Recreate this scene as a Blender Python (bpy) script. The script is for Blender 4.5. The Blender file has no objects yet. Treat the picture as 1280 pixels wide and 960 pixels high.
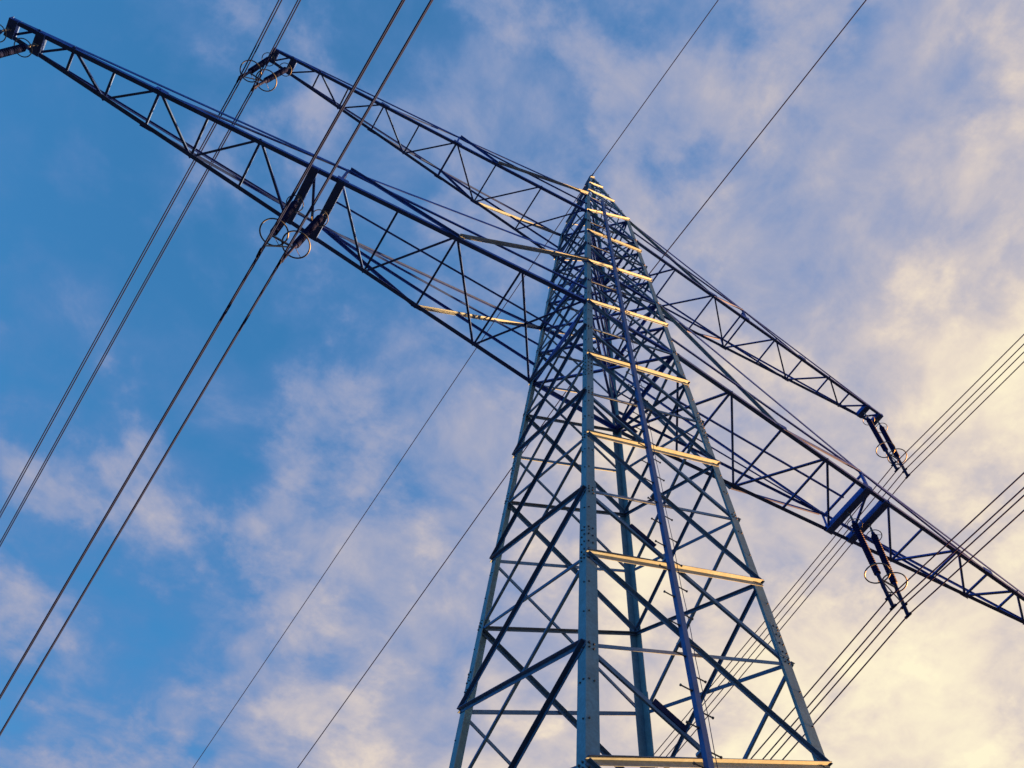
import bpy, math, random
from mathutils import Vector, Matrix

random.seed(7)
scene = bpy.context.scene
COL = scene.collection
Z0 = 1.65                      # eye height above the field

# ------------------------------------------------------------------ camera
CX, CY = -7.3284, -9.9753
AZ, EL, RO = 0.4304, 1.1008, 0.1231
LENS = 36.0 * 1245.5 / 1280.0
cam_d = bpy.data.cameras.new('camera')
cam = bpy.data.objects.new('camera', cam_d)
COL.objects.link(cam)
fwd = Vector((math.cos(EL) * math.sin(AZ), math.cos(EL) * math.cos(AZ), math.sin(EL)))
rgt = Vector((math.cos(AZ), -math.sin(AZ), 0.0))
upv = rgt.cross(fwd)
r2 = rgt * math.cos(RO) + upv * math.sin(RO)
u2 = upv * math.cos(RO) - rgt * math.sin(RO)
mw = Matrix((r2, u2, -fwd)).transposed().to_4x4()
mw.translation = Vector((CX, CY, Z0))
cam.matrix_world = mw
cam_d.sensor_width = 36.0
cam_d.lens = LENS
cam_d.clip_end = 6000.0
scene.camera = cam

# ------------------------------------------------------------------ light
SUN_EL = math.radians(6.5)
SUN_AZ = math.radians(90.7)     # clockwise from +Y
SUN = Vector((math.cos(SUN_EL) * math.sin(SUN_AZ), math.cos(SUN_EL) * math.cos(SUN_AZ), math.sin(SUN_EL)))
sun_d = bpy.data.lights.new('sun', 'SUN')
sun_d.energy = 5.0
sun_d.angle = math.radians(0.5)
sun_d.color = (1.0, 0.37, 0.075)
sun = bpy.data.objects.new('sun', sun_d)
sun.rotation_euler = SUN.to_track_quat('Z', 'Y').to_euler()
sun.location = (60, 0, 60)
COL.objects.link(sun)

scene.view_settings.view_transform = 'Standard'
scene.view_settings.look = 'None'
scene.view_settings.exposure = 3.7
scene.view_settings.gamma = 1.0

world = bpy.data.worlds.new('World')
scene.world = world
world.use_nodes = True
nt = world.node_tree
for n in list(nt.nodes):
    nt.nodes.remove(n)
L = nt.links.new


def N(t, **kw):
    n = nt.nodes.new(t)
    for k, v in kw.items():
        setattr(n, k, v)
    return n


def M(op, a, b=None, c=None, clamp=False):
    n = nt.nodes.new('ShaderNodeMath')
    n.operation = op
    n.use_clamp = clamp
    for i, x in enumerate((a, b, c)):
        if x is None:
            continue
        if isinstance(x, (int, float)):
            n.inputs[i].default_value = x
        else:
            L(x, n.inputs[i])
    return n.outputs[0]


def MIX(f, a, b):
    n = nt.nodes.new('ShaderNodeMix')
    n.data_type = 'RGBA'
    for i, x in ((0, f), (6, a), (7, b)):
        if isinstance(x, (int, float)):
            n.inputs[i].default_value = x
        elif isinstance(x, tuple):
            n.inputs[i].default_value = x + (1.0,)
        else:
            L(x, n.inputs[i])
    return n.outputs[2]


def SSTEP(x, a, b):
    n = nt.nodes.new('ShaderNodeMapRange')
    n.interpolation_type = 'SMOOTHSTEP'
    L(x, n.inputs[0])
    n.inputs[1].default_value = a
    n.inputs[2].default_value = b
    return n.outputs[0]


sky = N('ShaderNodeTexSky', sky_type='NISHITA', sun_disc=False, sun_elevation=SUN_EL, sun_rotation=SUN_AZ)
sky.altitude = 100.0
sky.air_density = 1.0
sky.dust_density = 0.6
sky.ozone_density = 3.0
tc = N('ShaderNodeTexCoord')
sep = N('ShaderNodeSeparateXYZ')
L(tc.outputs['Generated'], sep.inputs[0])
zc = M('MAXIMUM', sep.outputs[2], 0.06)
px = M('DIVIDE', sep.outputs[0], zc)
py = M('DIVIDE', sep.outputs[1], zc)
comb = N('ShaderNodeCombineXYZ')
L(px, comb.inputs[0])
L(py, comb.inputs[1])


def noise(scale, detail, rough, off, dist=0.0, stretch=(1, 1, 1), rot=0.0):
    mp = N('ShaderNodeMapping')
    mp.inputs['Location'].default_value = off
    mp.inputs['Rotation'].default_value = (0, 0, rot)
    mp.inputs['Scale'].default_value = stretch
    L(comb.outputs[0], mp.inputs[0])
    n = N('ShaderNodeTexNoise')
    n.inputs['Scale'].default_value = scale
    n.inputs['Detail'].default_value = detail
    n.inputs['Roughness'].default_value = rough
    n.inputs['Distortion'].default_value = dist
    L(mp.outputs[0], n.inputs['Vector'])
    return n.outputs[0]


n_big = noise(3.2, 3, 0.5, (0.4, 3.3, 0.0), 0.0)
n_mid = noise(8.5, 9, 0.6, (5.8, 9.9, 0.0), 0.25)
n_str = noise(4.2, 5, 0.5, (3.2, 2.5, 0.0), 0.2, (1.0, 0.5, 1.0), 0.5)
dotn = N('ShaderNodeVectorMath', operation='DOT_PRODUCT')
L(tc.outputs['Generated'], dotn.inputs[0])
dotn.inputs[1].default_value = tuple(SUN)
sd = dotn.outputs['Value']          # cosine of the angle to the sun
fb = M('ADD', M('MULTIPLY', n_big, 0.36), M('ADD', M('MULTIPLY', n_mid, 0.39), M('MULTIPLY', n_str, 0.25)))
cloud = M('MULTIPLY', M('SUBTRACT', fb, 0.5), 2.15)
n_puff = noise(5.2, 10, 0.6, (4.7, 0.8, 0.0), 0.1)
cloud = M('ADD', cloud, M('MULTIPLY', M('SUBTRACT', SSTEP(n_puff, 0.47, 0.63), 0.4), 0.18))
cloud = M('ADD', cloud, M('MULTIPLY', sd, 1.0))
cloud = M('ADD', cloud, M('MULTIPLY', M('SUBTRACT', 1.0, sep.outputs[2]), 0.55))
cloud = M('ADD', cloud, -0.02)
ramp = N('ShaderNodeValToRGB')
ramp.color_ramp.interpolation = 'B_SPLINE'
els = ramp.color_ramp.elements
stops = [(0.0, (.10, .235, .52)), (0.15, (.17, .283, .546)), (0.40, (.376, .402, .546)), (0.60, (.64, .57, .565)), (0.76, (.86, .73, .60)), (0.96, (1.02, .92, .66))]
els[0].position, els[0].color = stops[0][0], stops[0][1] + (1,)
els[1].position, els[1].color = stops[-1][0], stops[-1][1] + (1,)
for p_, c_ in stops[1:-1]:
    e_ = els.new(p_)
    e_.color = c_ + (1,)
L(cloud, ramp.inputs[0])
mask = SSTEP(cloud, -0.22, 0.34)
skyb = N('ShaderNodeHueSaturation')
skyb.inputs['Saturation'].default_value = 1.05
skyb.inputs['Value'].default_value = 0.7
L(sky.outputs[0], skyb.inputs['Color'])
gain = N('ShaderNodeVectorMath', operation='SCALE')
L(ramp.outputs[0], gain.inputs[0])
gain.inputs['Scale'].default_value = 1.54
skyt = N('ShaderNodeVectorMath', operation='MULTIPLY')
L(skyb.outputs[0], skyt.inputs[0])
skyt.inputs[1].default_value = (0.55, 0.97, 1.04)
col = MIX(mask, skyt.outputs[0], gain.outputs[0])
bg = N('ShaderNodeBackground')
bg.inputs['Strength'].default_value = 0.05
L(col, bg.inputs['Color'])
out = N('ShaderNodeOutputWorld')
L(bg.outputs[0], out.inputs['Surface'])


# ------------------------------------------------------------------ materials
def material(name, base, rough=0.55, metal=0.0, var=0.25, scale=6.0, spec=0.4, dark=None, bump=0.0, tone=0.0):
    m = bpy.data.materials.new(name)
    m.use_nodes = True
    t = m.node_tree
    b = t.nodes['Principled BSDF']
    tcn = t.nodes.new('ShaderNodeTexCoord')
    n1 = t.nodes.new('ShaderNodeTexNoise')
    n1.inputs['Scale'].default_value = scale
    n1.inputs['Detail'].default_value = 6
    n1.inputs['Roughness'].default_value = 0.65
    t.links.new(tcn.outputs['Object'], n1.inputs['Vector'])
    rp = t.nodes.new('ShaderNodeValToRGB')
    d = dark or tuple(c * (1 - var) for c in base)
    rp.color_ramp.elements[0].position = 0.32
    rp.color_ramp.elements[0].color = d + (1,)
    rp.color_ramp.elements[1].position = 0.68
    rp.color_ramp.elements[1].color = tuple(min(1, c * (1 + var * 0.5)) for c in base) + (1,)
    t.links.new(n1.outputs[0], rp.inputs[0])
    oi = t.nodes.new('ShaderNodeObjectInfo')
    mr = t.nodes.new('ShaderNodeMapRange')
    mr.inputs[3].default_value = 1.0 - tone
    mr.inputs[4].default_value = 1.0 + tone
    t.links.new(oi.outputs['Random'], mr.inputs[0])
    n2 = t.nodes.new('ShaderNodeTexNoise')
    n2.inputs['Scale'].default_value = scale * 9.0
    n2.inputs['Detail'].default_value = 4
    t.links.new(tcn.outputs['Object'], n2.inputs['Vector'])
    mr2 = t.nodes.new('ShaderNodeMapRange')
    mr2.inputs[1].default_value = 0.3
    mr2.inputs[2].default_value = 0.7
    mr2.inputs[3].default_value = 1.0 - var * 0.7
    mr2.inputs[4].default_value = 1.0 + var * 0.5
    t.links.new(n2.outputs[0], mr2.inputs[0])
    mm = t.nodes.new('ShaderNodeMath')
    mm.operation = 'MULTIPLY'
    t.links.new(mr.outputs[0], mm.inputs[0])
    t.links.new(mr2.outputs[0], mm.inputs[1])
    sc = t.nodes.new('ShaderNodeVectorMath')
    sc.operation = 'SCALE'
    t.links.new(rp.outputs[0], sc.inputs[0])
    t.links.new(mm.outputs[0], sc.inputs['Scale'])
    t.links.new(sc.outputs[0], b.inputs['Base Color'])
    rr = t.nodes.new('ShaderNodeMapRange')
    rr.inputs[3].default_value = rough - 0.1
    rr.inputs[4].default_value = rough + 0.12
    t.links.new(n1.outputs[0], rr.inputs[0])
    t.links.new(rr.outputs[0], b.inputs['Roughness'])
    b.inputs['Metallic'].default_value = metal
    b.inputs['Specular IOR Level'].default_value = spec
    if bump:
        bp = t.nodes.new('ShaderNodeBump')
        bp.inputs['Strength'].default_value = bump
        bp.inputs['Distance'].default_value = 0.01
        t.links.new(n1.outputs[0], bp.inputs['Height'])
        t.links.new(bp.outputs[0], b.inputs['Normal'])
    return m


STEEL = material('painted_steel', (0.066, 0.145, 0.31), 0.65, 0.0, 0.25, 3.0, 0.25, tone=0.15)
LEGS = material('leg_steel', (0.070, 0.165, 0.28), 0.6, 0.0, 0.25, 2.5, 0.3, tone=0.06)
BRACE_SHADE = material('shaded_brace_steel', (0.032, 0.088, 0.235), 0.65, 0.0, 0.28, 3.0, 0.2, tone=0.22)  # braces of the unlit side faces: same steel with shade painted into its colour
NAVY_SHADE = material('navy_shade_steel', (0.018, 0.073, 0.40), 0.65, 0.0, 0.25, 3.0, 0.2, tone=0.2)  # arms and frames: same steel, navy shadow tint put into the base colour
RAIL = material('blue_rail_steel', (0.014, 0.068, 0.27), 0.6, 0.0, 0.2, 4.0, 0.2)
BOLT = material('bolt_steel', (0.05, 0.06, 0.09), 0.5, 0.3, 0.3, 30.0)
PLATE = material('dark_plate', (0.008, 0.014, 0.06), 0.8, 0.0, 0.3, 5.0, 0.05)
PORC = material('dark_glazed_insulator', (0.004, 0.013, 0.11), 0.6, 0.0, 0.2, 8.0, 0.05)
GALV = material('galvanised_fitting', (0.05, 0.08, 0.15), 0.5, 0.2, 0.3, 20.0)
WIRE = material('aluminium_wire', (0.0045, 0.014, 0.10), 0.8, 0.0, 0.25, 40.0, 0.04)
CONC = material('concrete', (0.34, 0.33, 0.31), 0.9, 0.0, 0.25, 4.0, 0.2, None, 0.4)


# ------------------------------------------------------------------ helpers
class MB:
    def __init__(s):
        s.v = []
        s.f = []

    def add(s, vs, fs):
        o = len(s.v)
        s.v += [tuple(x) for x in vs]
        s.f += [tuple(i + o for i in f) for f in fs]

    def prism(s, p, q, prof, u, v, cap=True):
        n = len(prof)
        vs = [p + u * a + v * b for a, b in prof] + [q + u * a + v * b for a, b in prof]
        # orient outward
        area = sum(prof[i][0] * prof[(i + 1) % n][1] - prof[(i + 1) % n][0] * prof[i][1] for i in range(n))
        flip = (u.cross(v).dot(q - p) > 0) == (area > 0)
        fs = []
        for i in range(n):
            j = (i + 1) % n
            fs.append((i, j, n + j, n + i) if flip else (j, i, n + i, n + j))
        if cap:
            a = tuple(range(n))
            b = tuple(range(n, 2 * n))
            fs.append(a[::-1] if flip else a)
            fs.append(b if flip else b[::-1])
        s.add(vs, fs)
        return s

    def angle(s, p, q, u, v, a, b=None, t=0.012):
        """L-section from p to q: flanges along u and v from the corner line p-q."""
        p = Vector(p)
        q = Vector(q)
        d = (q - p).normalized()
        u = Vector(u)
        u = (u - d * u.dot(d)).normalized()
        v = Vector(v)
        v = v - d * v.dot(d)
        v = (v - u * v.dot(u)).normalized()
        b = b or a
        return s.prism(p, q, [(0, 0), (a, 0), (a, t), (t, t), (t, b), (0, b)], u, v)

    def box(s, p, q, u, v, a, b):
        """bar from p to q, section a (along u) x b (along v), centred."""
        p = Vector(p)
        q = Vector(q)
        d = (q - p).normalized()
        u = Vector(u)
        u = (u - d * u.dot(d)).normalized()
        v = d.cross(u) if v is None else (Vector(v) - d * Vector(v).dot(d))
        v = (v - u * v.dot(u)).normalized()
        return s.prism(p, q, [(-a / 2, -b / 2), (a / 2, -b / 2), (a / 2, b / 2), (-a / 2, b / 2)], u, v)

    def rod(s, p, q, r, n=8):
        p = Vector(p)
        q = Vector(q)
        d = (q - p).normalized()
        u = d.orthogonal().normalized()
        v = d.cross(u)
        return s.prism(p, q, [(r * math.cos(2 * math.pi * i / n), r * math.sin(2 * math.pi * i / n)) for i in range(n)], u, v)

    def tube(s, pts, r, n=6):
        pts = [Vector(p) for p in pts]
        vs = []
        m = len(pts)
        for i, p in enumerate(pts):
            d = (pts[min(i + 1, m - 1)] - pts[max(i - 1, 0)]).normalized()
            u = d.cross(Vector((0, 0, 1)))
            u = u.normalized() if u.length > 1e-3 else d.orthogonal().normalized()
            v = u.cross(d)
            for k in range(n):
                a = 2 * math.pi * k / n
                vs.append(p + u * (r * math.cos(a)) + v * (r * math.sin(a)))
        fs = []
        for i in range(m - 1):
            for k in range(n):
                k2 = (k + 1) % n
                fs.append((i * n + k, (i + 1) * n + k, (i + 1) * n + k2, i * n + k2))
        fs.append(tuple(range(n)))
        fs.append(tuple(range((m - 1) * n, m * n))[::-1])
        s.add(vs, fs)
        return s

    def torus(s, c, R, r, n=28, m=8, axis=Vector((0, 0, 1))):
        c = Vector(c)
        u = axis.orthogonal().normalized()
        v = axis.cross(u)
        vs = []
        fs = []
        for i in range(n):
            a = 2 * math.pi * i / n
            e = u * math.cos(a) + v * math.sin(a)
            for k in range(m):
                b = 2 * math.pi * k / m
                vs.append(c + e * (R + r * math.cos(b)) + axis * (r * math.sin(b)))
        for i in range(n):
            for k in range(m):
                i2, k2 = (i + 1) % n, (k + 1) % m
                fs.append((i * m + k, i2 * m + k, i2 * m + k2, i * m + k2))
        s.add(vs, fs)
        return s

    def lathe(s, prof, n=14):
        """prof: (radius, z) pairs from top to bottom."""
        vs = []
        fs = []
        for r, z in prof:
            for k in range(n):
                a = 2 * math.pi * k / n
                vs.append((r * math.cos(a), r * math.sin(a), z))
        for i in range(len(prof) - 1):
            for k in range(n):
                k2 = (k + 1) % n
                fs.append((i * n + k, (i + 1) * n + k, (i + 1) * n + k2, i * n + k2))
        fs.append(tuple(range(n)))
        fs.append(tuple(range((len(prof) - 1) * n, len(prof) * n))[::-1])
        s.add(vs, fs)
        return s

    def build(s, name, mat, parent=None, smooth=False):
        me = bpy.data.meshes.new(name)
        me.from_pydata(s.v, [], s.f)
        me.materials.append(mat)
        if smooth:
            for p in me.polygons:
                p.use_smooth = True
        o = bpy.data.objects.new(name, me)
        COL.objects.link(o)
        if parent:
            o.parent = parent
        return o


def empty(name, loc=(0, 0, 0)):
    o = bpy.data.objects.new(name, None)
    o.location = loc
    COL.objects.link(o)
    return o


def tag(o, label=None, cat=None, group=None, kind=None):
    if label:
        o['label'] = label
    if cat:
        o['category'] = cat
    if group:
        o['group'] = group
    if kind:
        o['kind'] = kind
    return o


def V(*a):
    return Vector(a)


# ------------------------------------------------------------------ ground
def make_ground():
    n = 48
    size = 3000.0
    vs = []
    fs = []
    rnd = random.Random(3)
    for j in range(n + 1):
        for i in range(n + 1):
            x = math.copysign(abs(2 * i / n - 1) ** 2.2, i - n / 2) * size
            y = math.copysign(abs(2 * j / n - 1) ** 2.2, j - n / 2) * size
            d = math.hypot(x, y)
            z = -0.02 if d < 25 else -0.02 + (rnd.random() - 0.5) * min(d * 0.004, 4.0)
            vs.append((x, y, z))
    for j in range(n):
        for i in range(n):
            a = j * (n + 1) + i
            fs.append((a, a + 1, a + n + 2, a + n + 1))
    mb = MB()
    mb.add(vs, fs)
    m = material('field_grass', (0.026, 0.032, 0.028), 0.95, 0.0, 0.5, 0.6, 0.1, (0.016, 0.02, 0.018), 0.5)
    o = mb.build('ground', m)
    tag(o, kind='structure')
    o['label'] = 'open grassy field under the pylon'


make_ground()

# ------------------------------------------------------------------ tower geometry
ZH, ZU, ZP, APEX = 25.4894 + Z0, 35.7475 + Z0, 38.3775 + Z0, 46.0 + Z0
WH, WU, WP, WA, SL = 1.5, 1.1031, 0.9937, 0.07, 0.0419
ZT = 29.3 + Z0


def W(z):
    if z <= ZH:
        return WH + SL * (ZH - z)
    if z <= ZU:
        return WH + (WU - WH) * (z - ZH) / (ZU - ZH)
    if z <= ZP:
        return WU + (WP - WU) * (z - ZU) / (ZP - ZU)
    return WP + (WA - WP) * (z - ZP) / (APEX - ZP)


SG = {'N': (-1, -1), 'R': (1, -1), 'L': (-1, 1), 'F': (1, 1)}


def leg(l, z):
    w = W(z)
    return V(SG[l][0] * w, SG[l][1] * w, z)


LEV = [0.12 - Z0, 1.85, 4.08, 6.31, 8.53, 10.75, 12.97, 15.08, 17.27, 19.40, 21.52, 23.55, 25.4894, 27.51, 29.3,
       31.4, 32.9, 34.4, 35.7475, 38.3775, 39.9, 41.3, 42.6, 43.8, 44.9, 45.8]
LEV = [z + Z0 for z in LEV]
KH = 12                       # index of the lower arm level

tower = empty('transmission_tower', (0, 0, 0))
tag(tower, 'tall blue-grey steel lattice pylon with two tiers of cross arms', 'pylon')

# legs, spliced from lengths with lapping plates
FL = [(0.0, 0.225), (ZH, 0.17), (ZP, 0.13), (APEX, 0.09)]


def flange(z):
    for (a, fa), (b, fb) in zip(FL, FL[1:]):
        if z <= b:
            return fa + (fb - fa) * (z - a) / (b - a)
    return FL[-1][1]


for l, (sx, sy) in SG.items():
    mb = MB()
    breaks = [0.0, ZH - 10.0, ZH, ZP, APEX]
    for a, b in zip(breaks, breaks[1:]):
        fl = flange((a + b) / 2)
        mb.angle(leg(l, a), leg(l, b), (-sx, 0, 0), (0, -sy, 0), fl, fl, 0.018)
    lo = mb.build('leg', LEGS, tower)
    for zz in (6.3 + Z0, 13.5 + Z0, 21.0 + Z0):
        a, b = leg(l, zz - 0.42), leg(l, zz + 0.42)
        n = V(sx, sy, 0) * 0.006
        MB().angle(a + n, b + n, (-sx, 0, 0), (0, -sy, 0), 0.17, 0.17, 0.016).build('splice_plate', LEGS, lo)
    # bolt heads in pairs along both flanges
    bb = MB()
    z = 0.6
    while z < ZH + 1:
        for ax in (0, 1):
            for off in (0.05, 0.13):
                p = leg(l, z + off * 0.0)
                outn = V(0, sy, 0) if ax == 0 else V(sx, 0, 0)
                along = V(-sx, 0, 0) if ax == 0 else V(0, -sy, 0)
                if off > 0.1 and int(z * 10) % 3:
                    continue
                c = p + along * off
                bb.rod(c - outn * 0.002, c + outn * 0.02, 0.014, 6)
        z += 0.74
    for zz in (13.5 + Z0, 21.0 + Z0, 6.3 + Z0):
        for i in range(4):
            z = zz - 0.33 + i * 0.22
            for ax in (0, 1):
                for off in (0.045, 0.125):
                    outn = V(0, sy, 0) if ax == 0 else V(sx, 0, 0)
                    along = V(-sx, 0, 0) if ax == 0 else V(0, -sy, 0)
                    c = leg(l, z) + along * off + V(sx, sy, 0) * 0.006
                    bb.rod(c, c + outn * 0.022, 0.016, 6)
    for zl in LEV[1:19]:
        for ax in (0, 1):
            for off, dz in ((0.05, -0.05), (0.05, 0.05), (0.13, -0.05), (0.13, 0.05)):
                outn = V(0, sy, 0) if ax == 0 else V(sx, 0, 0)
                along = V(-sx, 0, 0) if ax == 0 else V(0, -sy, 0)
                c = leg(l, zl + dz) + along * (off + random.uniform(-.008, .008))
                bb.rod(c, c + outn * 0.026, 0.015, 6)
    tag(bb.build('bolt_heads', BOLT, lo), kind='stuff')
    ft = MB()
    c = leg(l, 0.0)
    ft.prism(V(c.x, c.y, -0.6), V(c.x, c.y, 0.32),
             [(0.5 * math.cos(math.pi / 6 * i), 0.5 * math.sin(math.pi / 6 * i)) for i in range(12)], V(1, 0, 0), V(0, 1, 0))
    ft.build('footing', CONC, tower)

FACES = [('N', 'R', V(0, -1, 0)), ('F', 'L', V(0, 1, 0)), ('L', 'N', V(-1, 0, 0)), ('R', 'F', V(1, 0, 0))]


def brace(p, q, nrm, outward, size, top=True, parent=None, name='brace', t=0.010, mat=None):
    """angle brace lying on a face: flat flange in the face plane, the other one standing outward or inward."""
    d = (q - p).normalized()
    inpl = nrm.cross(d).normalized()
    if inpl.z > 0:
        inpl = -inpl                           # points down within the face
    corner = -inpl * (size / 2) if top else inpl * (size / 2)
    s = 1 if outward else -1
    off = nrm * (0.004 if outward else -0.026)
    mb = MB()
    mb.angle(p + corner + off, q + corner + off, inpl if top else -inpl, nrm * s, size, size, t)
    return mb.build(name, mat or STEEL, parent or tower)


for k in range(len(LEV) - 1):
    z0, z1 = LEV[k], LEV[k + 1]
    for fi, (a, b, nrm) in enumerate(FACES):
        big_ = 0.092 if k < KH else 0.078
        if k >= 19:
            big_ = 0.055
        ph = (k % 2 == 0)
        if fi < 2:     # the two faces along the arms: rising to +x stands outward on every other panel
            aa, bb_ = (a, b) if a == 'N' else (b, a)
            s1 = big_ if ph else big_ * 0.72
            s2 = big_ * 0.95 if ph else big_ * 0.78
            brace(leg(aa, z0), leg(bb_, z1), nrm, ph, s1)
            brace(leg(aa, z1), leg(bb_, z0), nrm, not ph, s2)
        else:
            s1, s2 = (big_ * 0.86, big_ * 0.66)
            up = (leg(a, z0), leg(b, z1))
            dn = (leg(a, z1), leg(b, z0))
            # L (and R) carry their heavy braces on even levels, N (and F) on odd ones
            if ph:
                brace(*up, nrm, True, s1, mat=BRACE_SHADE)
                brace(*dn, nrm, False, s2, mat=BRACE_SHADE)
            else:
                brace(*dn, nrm, True, s1, mat=BRACE_SHADE)
                brace(*up, nrm, False, s2, mat=BRACE_SHADE)

# horizontal frames and plan bracing where the arms meet the body
for z, s in ((ZH, 0.11), (ZT, 0.09), (ZU, 0.09), (ZP, 0.08)):
    for a, b, nrm in FACES:
        brace(leg(a, z), leg(b, z), nrm, False, s, True, name='frame_beam', mat=NAVY_SHADE)
for z in (ZH, 27.51 + Z0, ZT, 31.4 + Z0, 32.9 + Z0, 34.4 + Z0, ZU, ZP):
    MB().angle(leg('L', z) - V(0, 0, .03), leg('R', z) - V(0, 0, .03), (0, 0, 1), (1, 1, 0), 0.07).build('plan_brace', NAVY_SHADE, tower)
    MB().angle(leg('N', z) - V(0, 0, .05), leg('F', z) - V(0, 0, .05), (0, 0, -1), (1, -1, 0), 0.07).build('plan_brace', NAVY_SHADE, tower)
# peak cap and earth wire clamp
mb = MB()
mb.box(V(-.09, 0, APEX), V(.09, 0, APEX), V(0, 1, 0), None, 0.18, 0.05)
mb.rod(V(0, 0, APEX), V(0, 0, APEX + 0.18), 0.03)
mb.box(V(0, -.18, APEX + .16), V(0, .18, APEX + .16), V(1, 0, 0), None, 0.05, 0.05)
mb.build('peak_cap', STEEL, tower)

# ------------------------------------------------------------------ climbing rail on the face between the near and right legs
rail_top = ZP - 0.2


def rail_pt(z):
    return V(-0.38, -(W(z) + 0.13), z)


mb = MB()
pz = [2.4, ZH, rail_top]
for a, b in zip(pz, pz[1:]):
    p, q = rail_pt(a), rail_pt(b)
    d = (q - p).normalized()
    mb.prism(p, q, [(-.048, -.045), (.048, -.045), (.048, .045), (.037, .045), (.037, -.034), (-.037, -.034), (-.037, .045), (-.048, .045)],
             V(1, 0, 0), d.cross(V(1, 0, 0)))
rail = mb.build('climbing_rail', RAIL, tower)
peg_mesh = None
z = 3.0
i = 0
while z < rail_top - 0.1:
    s = 1 if i % 2 else -1
    p = rail_pt(z)
    if peg_mesh is None:
        m2 = MB()
        m2.rod(V(0.04, 0, 0), V(0.24, 0, 0), 0.0115, 8)
        m2.rod(V(0.235, 0, 0), V(0.255, 0, 0), 0.02, 8)
        m2.rod(V(0.055, 0, 0), V(0.075, 0, 0), 0.02, 6)
        o = m2.build('step_bolt', BOLT, rail)
        peg_mesh = o.data
    else:
        o = bpy.data.objects.new('step_bolt', peg_mesh)
        COL.objects.link(o)
        o.parent = rail
    o.location = p
    o.rotation_euler = (0, 0, 0 if s > 0 else math.pi)
    z += 0.36
    i += 1
# brackets that hold the rail to the face
for k in range(2, 19):
    z = (LEV[k] + LEV[k + 1]) / 2
    p = rail_pt(z)
    MB().box(p + V(0, .03, 0), p + V(0, .16, 0), V(1, 0, 0), None, .09, .05).build('rail_bracket', STEEL, rail)
mb = MB()
mb.tube([rail_pt(zz) + V(0.17, 0.02 + .01 * math.sin(zz * 3), 0) for zz in [2.4 + i_ * 0.6 for i_ in range(int((ZH + 6 - 2.4) / 0.6))]], 0.006, 5)
mb.build('safety_cable', WIRE, tower)

# rest plates on the braces beside the rail
for k in range(1, 16):
    if k % 2:
        continue
    p, q = leg('N', LEV[k + 1]), leg('R', LEV[k])
    d = (q - p).normalized()
    ln = (q - p).length
    c0 = p + d * (ln * 0.5 - 1.25) + V(0, .03, 0)
    c1 = p + d * (ln * 0.5 - 0.68) + V(0, .03, 0)
    upn = V(0, -1, 0).cross(d)
    if upn.z < 0:
        upn = -upn
    MB().box(c0 + upn * .085, c1 + upn * .085, upn, None, 0.13, 0.03).build('rest_plate', PLATE, tower)

# ------------------------------------------------------------------ cross arms
ARMS = {
    'low': dict(z=ZH, zt=ZT, zm=26.7 + Z0, w=WH, xe=17.66, ye=0.239, nodes=[3.45, 5.4, 7.1, 8.767, 9.527, 11.03, 12.45, 13.78, 14.96, 16.04, 16.9],
                plates=[8.767, 9.527, 16.9, 17.6], xt=8.767, ht=1.05, xb=5.4, xo=13.78, ch=0.115, br=0.062),
    'high': dict(z=ZU, zt=ZP, zm=36.95 + Z0, w=WU, xe=13.446, ye=0.252, nodes=[2.95, 4.79, 6.39, 7.86, 9.26, 10.62, 11.73, 12.721],
                 plates=[12.721, 13.39], xt=6.39, ht=0.95, xb=4.79, xo=9.26, ch=0.10, br=0.055),
}


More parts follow.
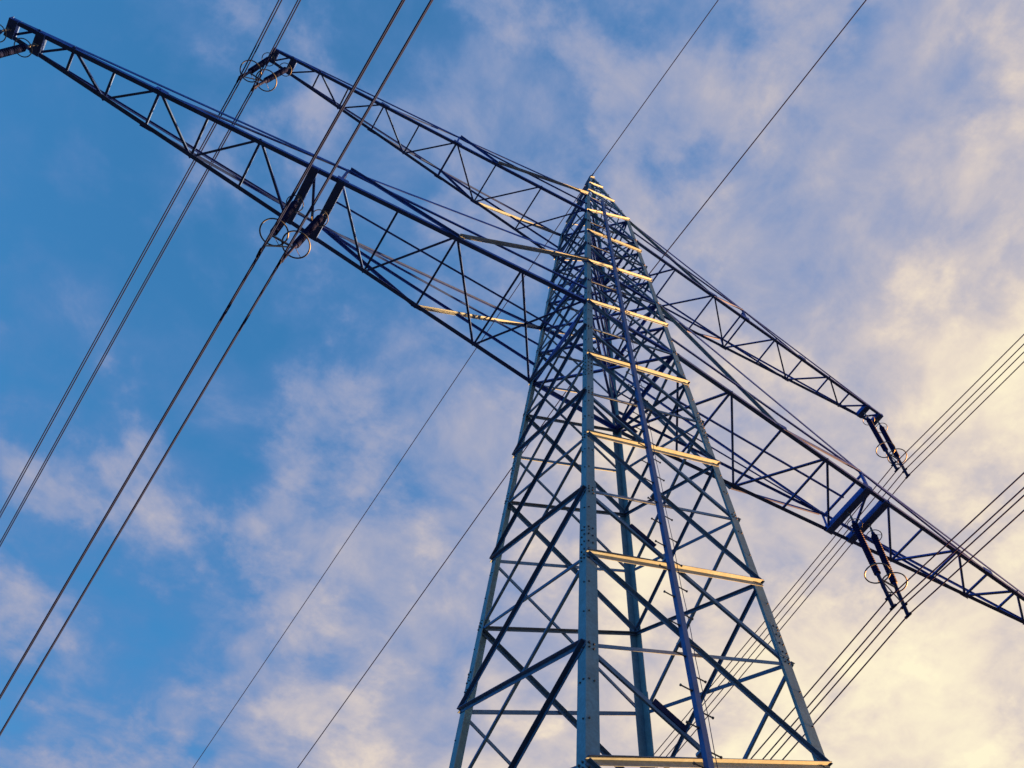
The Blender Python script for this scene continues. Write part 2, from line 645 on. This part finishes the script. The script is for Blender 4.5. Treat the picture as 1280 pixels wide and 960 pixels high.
def cross_arm(kind, rot):
    A = ARMS[kind]
    z, w = A['z'], A['w']

    def pt(x, s, dz=0.0):
        t = (x - w) / (A['xe'] - w)
        return V(x, s * (w + (A['ye'] - w) * t), z + dz)

    ch, br = A['ch'], A['br']
    mb = MB()
    for s in (-1, 1):
        mb.angle(pt(w, s), pt(A['xe'], s), (0, -s, 0), (0, 0, 1), ch, ch, 0.012)
    arm = mb.build('cross_arm', NAVY_SHADE, tower)
    if rot:
        arm.rotation_euler = (0, 0, math.pi)

    def part(name, f, mat=NAVY_SHADE):
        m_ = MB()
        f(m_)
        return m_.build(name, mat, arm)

    for s in (-1, 1):
        tn = pt(A['xt'], s, A['ht'])
        lt = V(W(A['zt']), s * W(A['zt']), A['zt'])
        lm_ = V(W(A['zm']), s * W(A['zm']), A['zm'])
        tip = pt(A['xe'] - 0.1, s, 0.10)
        part('top_chord', lambda m_: (m_.angle(lt, tn, (0, -s, 0), (0, 0, -1), .05, ch * .9), m_.angle(tn, tip, (0, -s, 0), (0, 0, -1), .05, ch * .85)))
        part('tie', lambda m_: m_.angle(lm_, tn - V(0, 0, .06), (0, -s, 0), (0, 0, -1), br * 1.1))
        part('post', lambda m_: m_.angle(pt(A['xt'], s), tn, (0, -s, 0), (1, 0, 0), br * 1.2))
        bn = pt(A['xb'], s, 0.02)
        so = V(0, s * .014, 0)
        # rising outward brace seen from below: flat flange vertical, standing flange along y
        part('side_brace', lambda m_: m_.angle(bn + so, lt + so, (0, 0, -1), (0, 1, 0), br * .8, br * 1.9), STEEL)
        part('side_brace', lambda m_: m_.angle(bn + so, tn + so, (0, 0, -1), (0, 1, 0), br * 1.35))
        bo = pt(A['xo'], s, 0.02)
        part('side_brace', lambda m_: m_.angle(tn, bo, (0, 0, -1), (0, -s, 0), br))
        # gusset plates
        for x in (A['xb'], A['xt'], A['xo']):
            c = pt(x, s)
            part('gusset_plate', lambda m_: m_.box(c + V(-.16, s * .01, .08), c + V(.16, s * .01, .08), V(0, 0, 1), None, .2, .012))
    # bottom plane: struts at the nodes, single diagonals between them
    for x in A['nodes']:
        if x in A['plates']:
            continue
        part('strut', lambda m_: m_.angle(pt(x, -1, .02), pt(x, 1, .02), (1, 0, 0), (0, 0, 1), br * .95))
    xs = [w] + A['nodes']
    if kind == 'low':
        di = [(w, 1, 3.45, -1), (w, -1, 3.45, 1), (3.45, -1, 5.4, 1), (5.4, 1, 7.1, -1), (7.1, -1, 8.767, 1), (8.767, -1, 9.527, 1), (9.527, -1, 11.03, 1),
              (11.03, 1, 12.45, -1), (12.45, -1, 13.78, 1), (13.78, 1, 14.96, -1), (14.96, -1, 16.04, 1), (16.04, 1, 16.9, -1), (16.95, 1, 17.6, -1)]
    else:
        di = [(w, 1, 2.95, -1), (2.95, 1, 4.79, -1), (4.79, -1, 6.39, 1), (6.39, 1, 7.86, -1), (7.86, -1, 9.26, 1), (9.26, 1, 10.62, -1),
              (10.62, -1, 11.73, 1), (11.73, 1, 12.721, -1), (12.76, 1, 13.39, -1)]
    for x0, s0, x1, s1 in di:
        part('diagonal', lambda m_: m_.angle(pt(x0, s0, .035), pt(x1, s1, .035), V(1, s0 * .3, 0), (0, 0, 1), br))
    for x in A['plates']:
        a, b = pt(x, -1), pt(x, 1)
        part('hanger_beam', lambda m_: m_.prism(a, b, [(-.11, -.06), (.11, -.06), (.11, .17), (.096, .17), (.096, -.046), (-.096, -.046), (-.096, .17), (-.11, .17)],
                                                V(1, 0, 0), V(0, 0, 1)))
    # longitudinal walkway rope along the middle
    xm = A['plates'][0] if kind == 'low' else A['xt']
    if kind == 'low':
        part('middle_tie', lambda m_: m_.angle(V(w * .9, 0, z + .85), V(xm + .1, 0, z + .8), (0, 1, 0), (0, 0, 1), br * .9))
        s3 = -1 if rot else 1
        part('tie', lambda m_: m_.angle(V(W(28.1 + Z0), s3 * W(28.1 + Z0), 28.1 + Z0), pt(A['xt'], s3, .85) - V(0, s3 * .12, 0), (0, 1, 0), (0, 0, -1), br * .8))
    if kind == 'high' and not rot:
        part('wire_bracket', lambda m_: (m_.angle(pt(2.5, -1, .03), pt(2.5, 1, .03), (1, 0, 0), (0, 0, 1), .05),
                                         m_.box(V(2.5, 0, z + .04), V(2.5, 0, z + 1.0), V(1, 0, 0), None, .05, .05)))
    part('cross_beam', lambda m_: m_.angle(pt(A['xt'], -1, A['ht'] - .25), pt(A['xt'], 1, A['ht'] - .25), (1, 0, 0), (0, 0, 1), br))
    return arm


for kind, rot, lab in (('low', 0, 'lower right cross arm reaching out of the picture'), ('low', 1, 'lower left cross arm, the longest and nearest arm'),
                       ('high', 0, 'upper right cross arm, shorter than the lower one'), ('high', 1, 'upper left cross arm, shorter than the lower one')):
    cross_arm(kind, rot)['label'] = lab

# ------------------------------------------------------------------ insulator strings
STR_L = 4.25
_protos = {}


def insulator(x_top, x_bot, z_top, label):
    root = empty('insulator_string', (x_top, 0, z_top))
    tag(root, label, 'insulator', 'insulator strings hanging from the cross arms')
    root.rotation_euler = (0, math.atan2(x_top - x_bot, STR_L), 0)
    if not _protos:
        m_ = MB()
        m_.box(V(0, 0, .12), V(0, 0, -.22), V(1, 0, 0), None, .05, .02)
        m_.rod(V(-.06, 0, -.02), V(.06, 0, -.02), .022)
        m_.box(V(0, 0, -.18), V(0, 0, -.5), V(0, 1, 0), None, .06, .03)
        _protos['shackle'] = (m_, GALV, False)
        m_ = MB()
        prof = [(.035, -.44), (.055, -.46), (.055, -.56)]
        zz = -.58
        n = 0
        while zz > -2.86:
            R_ = .098 if n % 2 else .08
            prof += [(.04, zz), (R_, zz - .022), (R_ * .97, zz - .03), (.042, zz - .034)]
            zz -= .048
            n += 1
        prof += [(.055, -2.9), (.055, -3.0), (.03, -3.02)]
        m_.lathe(prof, 14)
        _protos['insulator_rod'] = (m_, PORC, True)
        m_ = MB().torus(V(0, 0, -.62), .22, .014, 28, 8)
        m_.rod(V(0, 0, -.54), V(.156, -.156, -.62), .008)
        _protos['upper_ring'] = (m_, GALV, True)
        m_ = MB().torus(V(0, 0, -2.86), .34, .02, 36, 8)
        m_.rod(V(0, 0, -2.98), V(.24, .24, -2.86), .008)
        _protos['corona_ring'] = (m_, GALV, True)
        m_ = MB()
        m_.box(V(0, 0, -2.98), V(0, 0, -4.28), V(0, 1, 0), None, .09, .05)
        m_.box(V(0, -.11, -3.86), V(0, .11, -3.86), V(0, 0, 1), None, .06, .05)
        m_.box(V(0, -.11, -4.26), V(0, .11, -4.26), V(0, 0, 1), None, .06, .05)
        _protos['suspension_clamp'] = (m_, PLATE, False)
        for k, (m_, mat, sm) in list(_protos.items()):
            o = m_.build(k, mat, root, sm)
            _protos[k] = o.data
    else:
        for k, me in _protos.items():
            o = bpy.data.objects.new(k, me)
            COL.objects.link(o)
            o.parent = root
    return root


XH, XU, SB = 9.147, 13.06, 0.25
for s, side in ((-1, 'left'), (1, 'right')):
    for nm, x0, x1, zz in (('lower', 8.767, 9.527, ZH), ('upper', 12.721, 13.39, ZU)):
        xc = (x0 + x1) / 2
        where = ('midway along the lower %s cross arm' if nm == 'lower' else 'at the tip of the upper %s cross arm') % side
        insulator(s * x0, s * (xc - SB), zz - .12, 'inner dark insulator string %s' % where)
        insulator(s * x1, s * (xc + SB), zz - .12, 'outer dark insulator string %s' % where)
insulator(-16.9, -17.0, ZH - .12, 'ringed insulator string at the lower left cross arm tip, right of the pair')
insulator(-17.6, -17.5, ZH - .12, 'insulator string cut off by the left picture edge at the lower left arm tip')
# yokes that tie the two strings of a phase together at the clamps
for s, side in ((-1, 'left'), (1, 'right')):
    for nm, xc, zz in (('lower', XH, ZH), ('upper', XU, ZU)):
        m_ = MB()
        for dz in (-3.2,):
            m_.box(V(s * (xc - SB - .03), 0, zz + dz), V(s * (xc + SB + .03), 0, zz + dz), V(0, 0, 1), None, .07, .03)
        m_.box(V(s * (xc - SB), 0, zz - 3.22), V(s * (xc + SB), 0, zz - 3.9), V(0, 1, 0), None, .03, .02)
        o = m_.build('yoke_plate', BOLT)
        tag(o, 'dark steel yoke joining the two insulator strings of the %s %s phase' % (nm, side), 'yoke', 'yokes between paired insulator strings')

# ------------------------------------------------------------------ wires
def wire(x, z, r, label, cat, group, azn=0.0, azp=-0.18, kn=0.00025, kp=0.0006, ax=-0.04, span=300, name='conductor_wire'):
    pts = []
    ys = [-span * (i / 40) ** 1.4 for i in range(40, 0, -1)] + [0.0] + [span * (i / 40) ** 1.4 for i in range(1, 41)]
    for y in ys:
        a, k = (azn, kn) if y < 0 else (azp, kp)
        pts.append((x + ax * y, y, z + a * abs(y) + k * y * y))
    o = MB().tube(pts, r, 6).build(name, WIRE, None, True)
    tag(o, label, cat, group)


for s, side in ((-1, 'left'), (1, 'right')):
    for nm, xc, zz in (('lower', XH, ZH), ('upper', XU, ZU)):
        for dx, hx in ((-SB + .01, 'inner'), (SB - .01, 'outer')):
            for dz, hz in ((-3.98, 'upper'), (-4.38, 'lower')):
                wire(s * (xc + dx), zz + dz, 0.02,
                     '%s %s wire of the bundle under the %s %s cross arm' % (hz, hx, nm, side),
                     'power line', 'bundled conductor wires')
wire(0.0, APEX + .17, 0.02, 'thin single earth wire running over the very peak of the pylon', 'power line', None, -0.04, -0.17, 0.0002, 0.0005, name='earth_wire')
wire(2.5, ZU + 1.0, 0.022, 'thin single wire passing beside the pylon at the upper right cross arm', 'power line', None, -0.04, -0.17, 0.0002, 0.0005, name='earth_wire')
